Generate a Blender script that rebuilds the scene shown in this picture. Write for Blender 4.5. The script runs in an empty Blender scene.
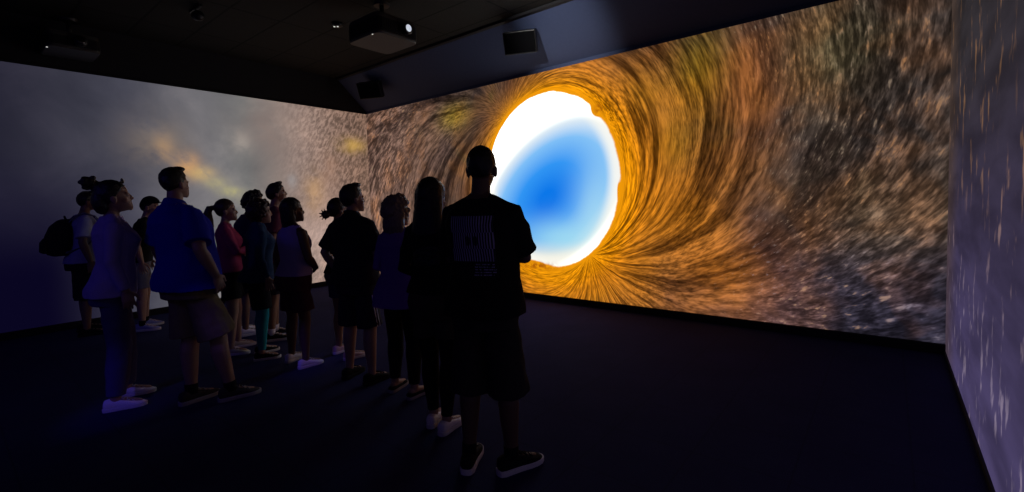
import bpy, math, random
import numpy as np
from mathutils import Vector, Matrix, Euler
random.seed(4)
S = bpy.context.scene
COL = S.collection
R = math.radians

# ------------------------------------------------------------------ camera, world, lights, exposure
cd = bpy.data.cameras.new('camera'); cam = bpy.data.objects.new('camera', cd); COL.objects.link(cam)
cd.sensor_width = 36.0; cd.lens = 466.75 / 1024 * 36; cd.shift_y = -19.46 / 1024; cd.clip_start = 0.05
yaw, pitch, roll = 0.679296, -0.052852, -0.029502
fw = Vector((-math.sin(yaw) * math.cos(pitch), math.cos(yaw) * math.cos(pitch), math.sin(pitch)))
rt = Vector((math.cos(yaw), math.sin(yaw), 0)); up = rt.cross(fw)
r2 = rt * math.cos(roll) + up * math.sin(roll); u2 = -rt * math.sin(roll) + up * math.cos(roll)
m = Matrix((r2, u2, -fw)).transposed().to_4x4(); m.translation = (8.3828, -5.7158, 1.5)
cam.matrix_world = m
S.camera = cam
W = bpy.data.worlds.new('world'); S.world = W; W.use_nodes = True
W.node_tree.nodes['Background'].inputs[0].default_value = (0.10, 0.10, 0.32, 1)
W.node_tree.nodes['Background'].inputs[1].default_value = 0.0
S.view_settings.view_transform = 'Standard'; S.view_settings.look = 'None'
S.view_settings.exposure = 0.0; S.view_settings.gamma = 1.0
S.view_settings.use_curve_mapping = False
S.cycles.use_denoising = True
S.cycles.max_bounces = 5; S.cycles.diffuse_bounces = 3


def spot(name, loc, target, col, power, size, blend=0.6, radius=0.12):
    l = bpy.data.lights.new(name, 'SPOT'); l.color = col; l.energy = power; l.spot_size = R(size); l.spot_blend = blend
    l.shadow_soft_size = radius
    o = bpy.data.objects.new(name, l); COL.objects.link(o); o.location = loc
    o.rotation_euler = (Vector(target) - Vector(loc)).to_track_quat('-Z', 'Y').to_euler()
    return o


# added fill spots with no projector body: deep blue on the left half of the room, dim violet behind the camera
spot('blue_fill', (4.6, -8.9, 3.7), (2.2, -4.2, 0.5), (0.10, 0.07, 1.0), 38, 62, 0.9, 0.2)
spot('violet_fill', (7.6, -9.0, 3.8), (5.4, -3.4, 0.6), (0.24, 0.16, 1.0), 6, 70, 0.9, 0.2)

spot('shoe_spot', (6.9, -8.6, 3.7), (3.78, -4.84, 0.02), (0.10, 0.06, 1.0), 150, 8, 1.0, 0.05)  # two narrow spots added to turn single pairs of shoes blue
spot('shoe_spot', (6.3, -8.2, 3.7), (4.12, -3.50, 0.0), (0.14, 0.08, 1.0), 200, 6, 1.0, 0.05)
# added spot standing in for projector overspill on the sloping soffit above the screen
spot('soffit_spot', (6.0, -5.2, 3.62), (5.05, -0.4, 3.72), (0.95, 0.92, 0.85), 950, 19, 1.0, 0.10)


# ------------------------------------------------------------------ node helpers
class N:
    """a material whose maths is written as expressions"""
    def __init__(self, name):
        self.m = bpy.data.materials.new(name); self.m.use_nodes = True
        self.t = self.m.node_tree; self.t.nodes.clear()
        self.out = self.t.nodes.new('ShaderNodeOutputMaterial')

    def put(self, sock, v):
        if isinstance(v, E): self.t.links.new(v.s, sock)
        elif v is not None: sock.default_value = v

    def math(self, op, a, b=None, c=None, clamp=False):
        n = self.t.nodes.new('ShaderNodeMath'); n.operation = op; n.use_clamp = clamp
        self.put(n.inputs[0], a)
        if b is not None: self.put(n.inputs[1], b)
        if c is not None: self.put(n.inputs[2], c)
        return E(self, n.outputs[0])

    def obj(self):
        n = self.t.nodes.new('ShaderNodeTexCoord'); s = self.t.nodes.new('ShaderNodeSeparateXYZ')
        self.t.links.new(n.outputs['Object'], s.inputs[0])
        self.co = E(self, n.outputs['Object'])
        return [E(self, s.outputs[i]) for i in range(3)]

    def vec(self, x, y, z=0.0):
        n = self.t.nodes.new('ShaderNodeCombineXYZ')
        for i, v in enumerate((x, y, z)): self.put(n.inputs[i], v)
        return E(self, n.outputs[0])

    def noise(self, v, scale=1.0, detail=2.0, rough=0.5, dist=0.0, color=False):
        n = self.t.nodes.new('ShaderNodeTexNoise')
        self.put(n.inputs['Vector'], v); n.inputs['Scale'].default_value = scale; n.inputs['Detail'].default_value = detail
        n.inputs['Roughness'].default_value = rough; n.inputs['Distortion'].default_value = dist
        return E(self, n.outputs[1 if color else 0])

    def ss(self, v, a, b, lo=0.0, hi=1.0):
        n = self.t.nodes.new('ShaderNodeMapRange'); n.interpolation_type = 'SMOOTHSTEP'
        self.put(n.inputs[0], v)
        n.inputs[1].default_value = a; n.inputs[2].default_value = b; n.inputs[3].default_value = lo; n.inputs[4].default_value = hi
        return E(self, n.outputs[0])

    def mix(self, f, a, b, mode='MIX'):
        n = self.t.nodes.new('ShaderNodeMix'); n.data_type = 'RGBA'; n.blend_type = mode
        self.put(n.inputs[0], f); self.put(n.inputs[6], a); self.put(n.inputs[7], b)
        return E(self, n.outputs[2])

    def ramp(self, f, stops):
        n = self.t.nodes.new('ShaderNodeValToRGB'); self.put(n.inputs[0], f); e = n.color_ramp.elements
        while len(e) < len(stops): e.new(0.5)
        for k, (p, c) in zip(e, stops): k.position = p; k.color = c
        return E(self, n.outputs[0])

    def gauss(self, x, z, cx, cz, rx, rz):
        a = (x - cx) * (1 / rx); b = (z - cz) * (1 / rz)
        return self.math('EXPONENT', (a * a + b * b) * -1.0)

    def principled(self, base, rough=0.8, bump=None, strength=0.3, dist=0.01, spec=0.3, emit=None, es=1.0, metal=0.0):
        b = self.t.nodes.new('ShaderNodeBsdfPrincipled')
        self.put(b.inputs['Base Color'], base); self.put(b.inputs['Roughness'], rough)
        b.inputs['Specular IOR Level'].default_value = spec; b.inputs['Metallic'].default_value = metal
        if emit is not None:
            self.put(b.inputs['Emission Color'], emit); b.inputs['Emission Strength'].default_value = es
        if bump is not None:
            n = self.t.nodes.new('ShaderNodeBump'); self.put(n.inputs['Height'], bump)
            n.inputs['Strength'].default_value = strength; n.inputs['Distance'].default_value = dist
            self.t.links.new(n.outputs[0], b.inputs['Normal'])
        self.t.links.new(b.outputs[0], self.out.inputs[0])
        return self.m


class E:
    def __init__(self, n, s): self.n, self.s = n, s
    def __add__(self, o): return self.n.math('ADD', self, o)
    __radd__ = __add__
    def __sub__(self, o): return self.n.math('SUBTRACT', self, o)
    def __rsub__(self, o): return self.n.math('SUBTRACT', o, self)
    def __mul__(self, o): return self.n.math('MULTIPLY', self, o)
    __rmul__ = __mul__
    def __truediv__(self, o): return self.n.math('DIVIDE', self, o)
    def __rtruediv__(self, o): return self.n.math('DIVIDE', o, self)
    def __pow__(self, o): return self.n.math('POWER', self, o)
    def abs(self): return self.n.math('ABSOLUTE', self)
    def max(self, o): return self.n.math('MAXIMUM', self, o)
    def min(self, o): return self.n.math('MINIMUM', self, o)
    def clamp(self): return self.n.math('ADD', self, 0.0, clamp=True)


def rgb(r, g, b):
    f = lambda c: ((c / 255 + 0.055) / 1.055) ** 2.4 if c > 10 else c / 255 / 12.92
    return (f(r), f(g), f(b), 1)


# ------------------------------------------------------------------ projected pictures (the screens give off light)
def mat_front():
    k = N('projection_front'); x, y, z = k.obj(); p = k.vec(x, z)
    dx = (x - 4.46) * (1 / 1.165); dz = (z - 1.79) * (1 / 1.285)
    wob = (k.noise(p, 3.0, 5, 0.7) - 0.5) * 0.05
    t = k.math('SQRT', dx * dx + dz * dz)
    rim = t + wob + k.gauss(x, z, 5.30, 2.70, 0.070, 0.065) * 0.16 + k.gauss(x, z, 5.60, 1.62, 0.03, 0.10) * 0.05 \
        + k.gauss(x, z, 4.25, 0.56, 0.30, 0.10) * 0.05
    tt = t.max(1.03); ux = dx / t.max(0.01); uz = dz / t.max(0.01)
    D = (tt * 2.0) / (tt * tt - 1.0)
    wq = (k.noise(p, 1.3, 2) - 0.5) * 0.16
    q = D * (ux * 0.81 + uz * 0.58) + wq; s = D * (ux * 0.58 - uz * 0.81)
    g = q / (q.abs() + 1.0); h = s / (s.abs() + 4.0) * 1.3
    lines = k.noise(k.vec(g * 28.0, h * 1.6), 1.0, 3, 0.65, 0.0)
    fine = k.noise(k.vec(g * 75.0, h * 14.0), 1.0, 2, 0.6)
    q0 = q - wq
    mid_ = k.noise(k.vec(q0 * 44.0, s * 9.0), 1.0, 2.5, 0.65, 0.15)
    clump = k.noise(k.vec(q0 * 92.0, s * 26.0), 1.0, 2.5, 0.65, 0.2)
    speck = k.noise(k.vec(q0 * 120.0, s * 60.0), 1.0, 2, 0.6)
    far = k.ss(D, 1.1, 0.62); midw = k.ss(D, 2.6, 1.3)
    big = k.noise(p, 1.05, 3, 0.55, 0.5); big2 = k.noise(k.vec(x + 7.3, z - 3.1), 1.5, 3, 0.55, 0.4)
    # how far the sunset orange reaches: longest towards the right and the fan at the bottom
    reach = (ux * 0.70 - uz * 0.71) * 0.26 + 0.38
    oran = k.math('EXPONENT', (tt - 1.0) / reach * -1.0)
    oran = (oran * 1.35 + (big2 - 0.5) * 0.55 * k.ss(t, 1.1, 1.7)).clamp()
    rightness = k.ss(x, 5.5, 8.6); low = k.ss(z, 1.7, 0.2)
    ground = k.ramp(big, [(0.30, rgb(48, 40, 46)), (0.48, rgb(74, 59, 52)), (0.60, rgb(94, 70, 52)), (0.72, rgb(82, 76, 46))])
    ground = k.mix(k.ss(x, 3.4, 0.8), ground, rgb(116, 90, 80))
    ground = k.mix(rightness * 0.7, ground, rgb(62, 54, 52))
    ground = k.mix(k.ss(x, 5.2, 7.4) * low * 0.85, ground, rgb(50, 48, 70))
    for cx, cz, rx, rz, c, a in ((6.65, 2.95, .35, .45, (150, 120, 30), .75), (6.35, 2.1, .25, .35, (70, 80, 30), .7), (7.15, 2.7, .3, .6, (150, 84, 46), .6),
                                 (6.5, 1.3, .45, .5, (178, 110, 34), .75), (6.9, .62, .5, .35, (190, 112, 40), .7), (5.9, 2.75, .3, .35, (96, 96, 34), .5),
                                 (2.55, 3.0, .35, .22, (150, 124, 40), .7), (7.9, 2.9, .4, .5, (96, 84, 50), .6), (8.3, 1.2, .5, .35, (112, 88, 62), .5)):
        ground = k.mix(k.gauss(x, z, cx, cz, rx, rz) * a, ground, rgb(*c))
    col = k.mix(oran, ground, k.mix(k.ss(t, 1.02, 1.35), rgb(238, 152, 10), rgb(228, 138, 14)))
    # furrows, grass clumps, pale flecks
    dark = k.ss(lines, 0.36, 0.60)
    near = k.ss(t, 1.01, 1.09); calm = 1.0 - (k.gauss(x, z, 3.55, 2.95, 0.75, 0.6) * 0.7).max(k.gauss(x, z, 4.35, 0.25, 0.7, 0.4) * 0.6)
    shade = k.mix(near * (1.0 - far * 0.45) * calm, (1, 1, 1, 1), k.mix(dark, (0.22, 0.20, 0.20, 1), (1.15, 1.12, 1.05, 1)))
    col = k.mix(1.0, col, shade, 'MULTIPLY')
    fsh = k.ss(fine, 0.30, 0.70, 0.45, 1.45)
    msh = k.ss(mid_, 0.32, 0.70, 0.35, 1.60)
    grain = k.ss(k.noise(k.vec(q0 * 210.0, s * 62.0), 1.0, 2, 0.7), 0.33, 0.67, 0.62, 1.40)
    csh = k.ss(clump, 0.38, 0.68, 0.30, 1.75)
    v = k.mix(far, k.mix(midw, fsh, msh), csh * grain)
    col = k.mix(near * 0.9, col, k.mix(1.0, col, v, 'MULTIPLY'))
    fl = k.ss(clump, 0.56, 0.68) * k.ss(speck, 0.44, 0.60) * k.ss(D, 1.3, 0.7)
    col = k.mix(fl * 0.62, col, k.mix(rightness * low, k.mix(k.ss(big2, .42, .6), rgb(150, 128, 104), rgb(186, 124, 66)), k.mix(k.ss(big, .4, .6), rgb(140, 132, 156), rgb(196, 150, 116))))
    bw = k.t.nodes.new('ShaderNodeRGBToBW'); k.put(bw.inputs[0], col); bw = E(k, bw.outputs[0])
    col = k.mix(k.ss(x, 6.6, 8.4) * 0.2, col, k.mix(1.0, bw, rgb(255, 244, 240), 'MULTIPLY'))
    # the sky in the middle
    ex = (x - 4.46) * 0.80 + (z - 1.53) * 0.60; ez = (z - 1.53) * 0.80 - (x - 4.46) * 0.60
    e = k.math('SQRT', ex * ex * (1 / 1.56 ** 2) + ez * ez * (1 / 0.99 ** 2))
    sky = k.ramp(e, [(0.10, rgb(8, 118, 232)), (0.42, rgb(48, 148, 242)), (0.70, rgb(126, 190, 246)), (0.92, rgb(236, 243, 244)), (1.0, rgb(250, 250, 246))])
    sky = k.mix(k.gauss(x, z, 4.7, 0.95, 0.7, 0.28) * 0.7, sky, rgb(168, 226, 240))
    sky = k.mix(k.gauss(x, z, 5.22, 1.25, 0.30, 0.75) * 0.55, sky, rgb(176, 224, 240))
    sky = k.mix(k.ss(z, 0.95, 0.55), sky, rgb(246, 240, 218))
    sky = k.mix(k.ss(t, 0.80, 0.96) * 0.85, sky, rgb(252, 250, 240))
    sky = k.mix(1.0, sky, k.mix(k.ss(e, 0.86, 1.25), (1, 1, 1, 1), (3.6, 3.6, 3.5, 1)), 'MULTIPLY')
    col = k.mix(k.ss(rim, 0.985, 1.010), sky, col)
    bush = k.gauss(x, z, 4.25, 0.52, 0.33, 0.055).max(k.gauss(x, z, 5.32, 2.72, 0.06, 0.06))
    col = k.mix(bush * k.ss(k.noise(p, 14, 3), 0.35, 0.6) * 0.8, col, rgb(150, 66, 8))
    return k.principled(k.mix(0.75, col, (0, 0, 0, 1)), 0.9, emit=col, es=1.0, spec=0.1)


def mat_left():
    k = N('projection_left'); x, y, z = k.obj(); p = k.vec(y, z)
    cl = k.noise(p, 0.9, 5, 0.6, 0.4); cl2 = k.noise(k.vec(y * 1.6 + z * 0.9, z * 1.6 - y * 0.6), 1.0, 5, 0.62, 0.3)
    col = k.ramp(k.ss(y, -5.6, 0.0), [(0.0, rgb(34, 33, 48)), (0.22, rgb(74, 74, 86)), (0.45, rgb(116, 114, 118)), (0.62, rgb(118, 117, 116)), (0.85, rgb(150, 128, 118)), (1.0, rgb(122, 96, 82))])
    col = k.mix(1.0, col, k.ramp(cl, [(0.30, (0.72, 0.73, 0.76, 1)), (0.5, (0.95, 0.95, 0.95, 1)), (0.72, (1.35, 1.30, 1.25, 1))]), 'MULTIPLY')
    # streaky grass towards the corner
    st = k.noise(k.vec((y * 0.86 - z * 0.5) * 20.0, (z * 0.86 + y * 0.5) * 8.0), 1.0, 3, 0.65, 0.4)
    st = k.ss(st, 0.36, 0.66, 0.50, 1.65)
    col = k.mix(k.ss(y, -2.1, -0.5) * 0.9, col, k.mix(1.0, col, st, 'MULTIPLY'))
    blobs = ((-3.22, 2.22, .16, .17, (232, 172, 104), .75), (-3.50, 2.45, .12, .18, (206, 158, 104), .6), (-3.55, 2.5, .4, .4, (140, 124, 108), .5), (-3.02, 2.08, .17, .11, (220, 184, 112), .65), (-2.82, 1.94, .16, .09, (190, 178, 124), .6),
             (-2.62, 1.80, .16, .08, (196, 188, 116), .65), (-2.40, 1.66, .15, .07, (156, 154, 110), .4), (-2.42, 2.62, .16, .20, (176, 164, 154), .6), (-1.95, 2.9, .5, .35, (140, 120, 112), .5),
             (-1.18, 1.75, .2, .35, (206, 160, 104), .6), (-.85, 2.2, .2, .3, (176, 136, 112), .6), (-.35, 2.72, .28, .14, (206, 164, 84), .75), (-.75, .8, .6, .6, (214, 186, 176), .75),
             (-1.62, 2.0, .1, .14, (160, 156, 156), .5), (-.9, 1.5, .35, .5, (176, 144, 130), .5))
    for cy, cz, ry, rz, c, a in blobs:
        col = k.mix(k.gauss(y, z, cy, cz, ry, rz) * a * k.ss(cl2, 0.25, 0.60), col, rgb(*c))
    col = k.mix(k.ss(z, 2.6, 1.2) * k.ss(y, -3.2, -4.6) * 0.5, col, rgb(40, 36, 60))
    col = k.mix(k.ss(z, 2.4, 0.7) * k.ss(y, -3.9, -4.9) * 1.0, col, rgb(9, 6, 32))  # dark blue falloff of the picture, with a person's cast shadow painted in
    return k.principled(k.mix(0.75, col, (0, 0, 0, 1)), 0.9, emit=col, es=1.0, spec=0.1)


def mat_right():
    k = N('projection_right'); x, y, z = k.obj()
    col = k.ramp(k.ss(z, 0.0, 3.2), [(0.0, rgb(66, 58, 92)), (0.35, rgb(52, 46, 68)), (0.75, rgb(47, 43, 50)), (1.0, rgb(45, 42, 45))])
    col = k.mix(k.ss(y, -0.9, 0.0) * 0.6, col, rgb(74, 58, 48))
    n = k.noise(k.vec(y * 8.5, z * 3.6 + y * 1.2), 1.0, 3, 0.6, 0.1); n2 = k.noise(k.vec(y * 0.7, z * 1.2), 1.0, 2)
    fl = k.ss(n, 0.56, 0.68) * k.ss(n2, 0.36, 0.55)
    col = k.mix(fl * 0.6, col, k.mix(k.ss(z, 0.5, 1.9), rgb(140, 126, 146), rgb(142, 104, 72)))
    col = k.mix(1.0, col, k.ss(k.noise(k.vec(y * 1.0, z * 4.0), 1.0, 4), 0.3, 0.7, 0.7, 1.25), 'MULTIPLY')
    col = k.mix(k.ss(y, -5.2, -8.0) * 0.9, col, rgb(16, 13, 40))
    return k.principled(k.mix(0.75, col, (0, 0, 0, 1)), 0.9, emit=col, es=1.0, spec=0.1)


def mat_back():
    k = N('projection_back'); x, y, z = k.obj()
    n = k.noise(k.vec(x, z), 0.7, 4, 0.6)
    col = k.ramp(n, [(0.35, rgb(10, 8, 34)), (0.6, rgb(30, 24, 70)), (0.75, rgb(46, 38, 84))])
    return k.principled(k.mix(0.75, col, (0, 0, 0, 1)), 0.9, emit=col, es=1.0, spec=0.1)


def simple(name, c, rough=0.8, nscale=60, var=0.25, bump=0.25, spec=0.3, metal=0.0, emit=None, es=1.0):
    k = N(name); k.obj()
    n = k.noise(k.co, nscale, 3, 0.6)
    lo = tuple(v * (1 - var) for v in c[:3]) + (1,); hi = tuple(min(1, v * (1 + var)) for v in c[:3]) + (1,)
    return k.principled(k.mix(n, lo, hi), rough, n, bump, 0.004, spec, emit, es, metal)


def mat_carpet():
    k = N('carpet'); x, y, z = k.obj()
    n = k.noise(k.co, 160, 2, 0.7); b = k.noise(k.co, 2.2, 4, 0.6)
    tile = k.math('FRACT', x * (1 / 0.5)); tile2 = k.math('FRACT', y * (1 / 0.5))
    seam = (k.ss((tile - 0.5).abs(), 0.485, 0.497)).max(k.ss((tile2 - 0.5).abs(), 0.485, 0.497))
    c = k.mix(b, rgb(30, 32, 76), rgb(50, 52, 100)); c = k.mix(k.ss(n, 0.35, 0.65) * 0.5, c, rgb(20, 20, 50)); c = k.mix(seam * 0.3, c, rgb(16, 15, 32))
    return k.principled(c, 0.95, n, 0.6, 0.006, 0.1)


def mat_ceiling():
    k = N('ceiling_tiles'); x, y, z = k.obj()
    a = (k.math('FRACT', (x + 0.24) * (1 / 1.2)) - 0.5).abs(); b = (k.math('FRACT', (y + 0.31) * (1 / 0.6)) - 0.5).abs()
    bar = k.ss(a, 0.486, 0.49).max(k.ss(b, 0.472, 0.48))
    n = k.noise(k.co, 90, 3, 0.7)
    c = k.mix(n, rgb(28, 27, 25), rgb(42, 40, 37)); c = k.mix(bar, c, rgb(14, 14, 14))
    return k.principled(c, 0.85, n - bar * 2.0, 0.5, 0.006, 0.2)


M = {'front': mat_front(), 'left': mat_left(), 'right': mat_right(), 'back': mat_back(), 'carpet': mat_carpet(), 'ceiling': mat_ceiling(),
     'navy': simple('navy_paint', rgb(62, 72, 104), 0.75, 25, 0.12, 0.1), 'black': simple('black_paint', (0.008, 0.008, 0.011, 1), 0.7, 40),
     'plastic': simple('black_plastic', (0.007, 0.007, 0.008, 1), 0.42, 200, 0.15, 0.05, 0.4), 'casing': simple('projector_casing', (0.05, 0.047, 0.043, 1), 0.55, 160, 0.1, 0.05),
     'grille': simple('speaker_grille', (0.004, 0.004, 0.005, 1), 0.9, 500, 0.5, 0.6, 0.05)}


# ------------------------------------------------------------------ mesh helpers
class G:
    def __init__(self): self.v, self.f = [], []

    def add(self, vs, fs):
        o = len(self.v); self.v += [tuple(map(float, v)) for v in vs]; self.f += [tuple(i + o for i in f) for f in fs]; return self

    def loft(self, rings):
        n = len(rings[0]); vs = [p for r in rings for p in r]; fs = []
        for i in range(len(rings) - 1):
            for j in range(n):
                a, b = i * n + j, i * n + (j + 1) % n
                fs.append((a, b, b + n, a + n))
        fs.append(tuple(range(n - 1, -1, -1))); fs.append(tuple(range((len(rings) - 1) * n, len(rings) * n)))
        return self.add(vs, fs)

    def tube(self, pts, rad, n=16, flat=(1, 1), rnd=True, side=None):
        pts = [Vector(p) for p in pts]; rings = []
        ts = [(pts[min(i + 1, len(pts) - 1)] - pts[max(i - 1, 0)]).normalized() for i in range(len(pts))]
        P, Rr, T = list(pts), list(rad), list(ts)
        if rnd:
            a = [(pts[0] - ts[0] * rad[0] * c, rad[0] * s, ts[0]) for c, s in ((0.97, 0.25), (0.75, 0.66), (0.4, 0.92))]
            b = [(pts[-1] + ts[-1] * rad[-1] * c, rad[-1] * s, ts[-1]) for c, s in ((0.4, 0.92), (0.75, 0.66), (0.97, 0.25))]
            P = [q[0] for q in a] + P + [q[0] for q in b]; Rr = [q[1] for q in a] + Rr + [q[1] for q in b]; T = [q[2] for q in a] + T + [q[2] for q in b]
        ref = Vector(side) if side is not None else (Vector((0, 1, 0)) if abs(T[0].y) < 0.8 else Vector((1, 0, 0)))
        for c, r_, t_ in zip(P, Rr, T):
            u = (ref - t_ * ref.dot(t_)).normalized(); w = t_.cross(u); ref = u
            rings.append([c + u * (r_ * flat[0] * math.cos(2 * math.pi * j / n)) + w * (r_ * flat[1] * math.sin(2 * math.pi * j / n)) for j in range(n)])
        return self.loft(rings)

    def ell(self, c, r, rot=None, n=20, k=12, clip=None):
        vs, fs = [], []; c = Vector(c)
        for i in range(k + 1):
            ph = math.pi * i / k
            for j in range(n):
                th = 2 * math.pi * j / n
                ph2 = min(max(ph, 0.02), math.pi - 0.02)
                p = Vector((r[0] * math.sin(ph2) * math.cos(th), r[1] * math.sin(ph2) * math.sin(th), r[2] * math.cos(ph2)))
                if rot is not None: p = rot @ p
                p = p + c
                if clip: p = clip(p)
                vs.append(p)
        for i in range(k):
            for j in range(n):
                a, b = i * n + j, i * n + (j + 1) % n
                fs.append((a, a + n, b + n, b))
        fs.append(tuple(range(n))); fs.append(tuple(range((k + 1) * n - 1, k * n - 1, -1)))
        return self.add(vs, fs)

    def box(self, a, b):
        (x0, y0, z0), (x1, y1, z1) = a, b
        return self.add([(x0, y0, z0), (x1, y0, z0), (x1, y1, z0), (x0, y1, z0), (x0, y0, z1), (x1, y0, z1), (x1, y1, z1), (x0, y1, z1)],
                        [(3, 2, 1, 0), (4, 5, 6, 7), (0, 1, 5, 4), (1, 2, 6, 5), (2, 3, 7, 6), (3, 0, 4, 7)])

    def map(self, fn): self.v = [tuple(fn(Vector(p))) for p in self.v]; return self

    def obj(self, name, mat, parent=None, voxel=None, smooth=4, wrinkle=0.0, wsize=0.12, bevel=0.0, shade=True, kind=None):
        me = bpy.data.meshes.new(name); me.from_pydata(self.v, [], self.f); me.update()
        o = bpy.data.objects.new(name, me); COL.objects.link(o)
        if voxel:
            q = o.modifiers.new('r', 'REMESH'); q.mode = 'VOXEL'; q.voxel_size = voxel
            if smooth:
                q = o.modifiers.new('s', 'SMOOTH'); q.factor = 0.5; q.iterations = smooth
            if wrinkle:
                tx = bpy.data.textures.new('w', 'CLOUDS'); tx.noise_scale = wsize; tx.noise_depth = 1
                q = o.modifiers.new('d', 'DISPLACE'); q.texture = tx; q.strength = wrinkle; q.mid_level = 0.5; q.texture_coords = 'LOCAL'
        if bevel:
            q = o.modifiers.new('b', 'BEVEL'); q.width = bevel; q.segments = 3; q.limit_method = 'ANGLE'
        if voxel or bevel:
            dg = bpy.context.evaluated_depsgraph_get()
            me2 = bpy.data.meshes.new_from_object(o.evaluated_get(dg), depsgraph=dg)
            o.modifiers.clear(); o.data = me2; bpy.data.meshes.remove(me); me2.name = name
        for mt in (mat if isinstance(mat, (list, tuple)) else [mat]): o.data.materials.append(mt)
        if shade: o.data.polygons.foreach_set('use_smooth', [True] * len(o.data.polygons))
        if parent is not None: o.parent = parent
        if kind: o['kind'] = kind
        return o


def sup(cx, cy, z, a, b, n=36, e=2.4, back=None):
    """one ring of a torso-like cross-section; back = other half-depth behind cy"""
    out = []
    for j in range(n):
        t = 2 * math.pi * j / n; c, s = math.cos(t), math.sin(t)
        d = b if s >= 0 or back is None else back
        out.append((cx + a * math.copysign(abs(c) ** (2 / e), c), cy + d * math.copysign(abs(s) ** (2 / e), s), z))
    return out


def empty(name, label, cat, loc, rz=0, group=None):
    o = bpy.data.objects.new(name, None); COL.objects.link(o); o.location = loc; o.rotation_euler = (0, 0, rz)
    o.empty_display_size = 0.2; o['label'] = label; o['category'] = cat
    if group: o['group'] = group
    return o


# ------------------------------------------------------------------ the room
RW, YB, ZB, ZT, ZC, SY, SX = 8.80, -10.0, 0.09, 3.382, 3.95, -0.74, 0.17


def struct(name, mat, boxes, shade=False):
    g = G()
    for a, b in boxes: g.box(a, b)
    return g.obj(name, mat, kind='structure', shade=shade)


struct('floor', M['carpet'], [((-0.3, YB - .3, -0.1), (RW + .3, 0.3, 0))])
struct('ceiling', M['ceiling'], [((-0.3, YB - .3, ZC), (RW + .3, 0.3, ZC + .1))])
struct('wall_front', M['front'], [((-.2, 0, 0), (RW + .2, .2, ZT))])
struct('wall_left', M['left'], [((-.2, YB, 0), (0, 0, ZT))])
struct('wall_right', M['right'], [((RW, YB, 0), (RW + .2, 0, ZC))])
struct('wall_back', M['back'], [((-.2, YB - .2, 0), (RW + .2, YB, ZC))])
for nm, a, b in (('baseboard_front', (0, -.035, 0), (RW, 0.001, ZB)), ('baseboard_left', (-.001, YB, 0), (.035, -.035, ZB)), ('baseboard_right', (RW - .012, YB, 0), (RW + .001, -.035, .035)), ('baseboard_back', (.035, YB - .001, 0), (RW - .012, YB + .02, ZB))):
    struct(nm, M['black'], [(a, b)])
# sloping dark blue soffits between the screens and the ceiling
zs = ZT + 0.05
g = G(); prof = [(0, ZT), (0, zs), (SY, ZC), (.2, ZC), (.2, ZT)]
g.add([(0 if y == 0 or y > 0 else SX, y, z) for y, z in prof] + [(RW, y, z) for y, z in prof], [(0, 1, 6, 5), (1, 2, 7, 6), (2, 3, 8, 7), (3, 4, 9, 8), (4, 0, 5, 9), (4, 3, 2, 1, 0), (5, 6, 7, 8, 9)])
g.obj('trim_1', M['navy'], kind='structure', shade=False)
g = G(); prof = [(0, ZT), (0, zs), (SX, ZC), (-.2, ZC), (-.2, ZT)]
g.add([(x, 0 if x <= 0 else SY, z) for x, z in prof] + [(x, YB, z) for x, z in prof], [(0, 1, 6, 5), (1, 2, 7, 6), (2, 3, 8, 7), (3, 4, 9, 8), (4, 0, 5, 9), (4, 3, 2, 1, 0), (5, 6, 7, 8, 9)])
g.obj('trim_2', M['black'], kind='structure', shade=False)  # left soffit coloured black for the shade there
struct('trim_3', M['black'], [((SX, SY - .02, ZC - .035), (RW, SY + .06, ZC + .001))])


# ------------------------------------------------------------------ ceiling equipment
k = N('lens_glow'); k.obj(); lens_mat = k.principled((0.02, 0.02, 0.02, 1), 0.1, emit=k.ramp(k.noise(k.co, 18, 1), [(0.3, (0.55, 0.62, 0.80, 1)), (0.7, (0.8, 0.86, 0.95, 1))]), es=0.75, spec=0.6)
k = N('status_light'); led_mat = k.principled((0.1, 0.1, 0.1, 1), 0.3, emit=(0.9, 0.92, 0.85, 1), es=0.7)
k = N('lens_glass'); glass_mat = k.principled((0.01, 0.01, 0.012, 1), 0.06, spec=0.8)


def projector(loc, label, lit=True, w=.62, d=.60, h=.24, lens_y=.1):
    t = empty('projector', label, 'projector', loc, 0, 'projectors hung from the ceiling')
    a, b = w / 2, d / 2
    pole_h = ZC - loc[2] - h
    def rr(z, sx, sy): return sup(0, 0, z, a * sx, b * sy, 40, 9)
    G().loft([rr(0, .97, .97), rr(.02, 1, 1), rr(h - .04, 1, 1), rr(h, .96, .96)]).obj('casing', M['casing'], t, shade=False)
    G().loft([rr(.035, 1.006, 1.006), rr(h - .055, 1.006, 1.006)]).obj('side_band', M['plastic'], t, shade=False)
    G().tube([(0, 0, h), (0, 0, h + pole_h)], [.028, .028], rnd=False).obj('pole', M['plastic'], t)
    G().loft([sup(0, 0, h + pole_h - .03, .09, .09, 24, 2), sup(0, 0, h + pole_h, .1, .1, 24, 2)]).obj('ceiling_plate', M['plastic'], t, shade=False)
    g = G(); g.box((-.13, -.13, h), (.13, .13, h + .03)); g.obj('mount_plate', M['plastic'], t, bevel=.006, shade=False)
    z = h * .52
    ln = G().tube([(a - .01, lens_y, z), (a + .05, lens_y, z), (a + .06, lens_y, z)], [.068, .068, .060], 28, rnd=False).obj('lens_barrel', M['plastic'], t)
    G().ell((a + .058, lens_y, z), (.012, .042, .042)).obj('lens', lens_mat if lit else glass_mat, ln)
    for j in range(7):
        y0 = -b + .06 + j * .03
        if y0 < lens_y - .1: G().box((a - .004, y0, .06), (a + .006, y0 + .012, h - .07)).obj('vent_slot', M['black'], t, shade=False)
    led = G().ell((a * .62, -b + .015, -.002), (.009, .009, .006)); led.obj('status_light', led_mat, t)
    return t


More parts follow.
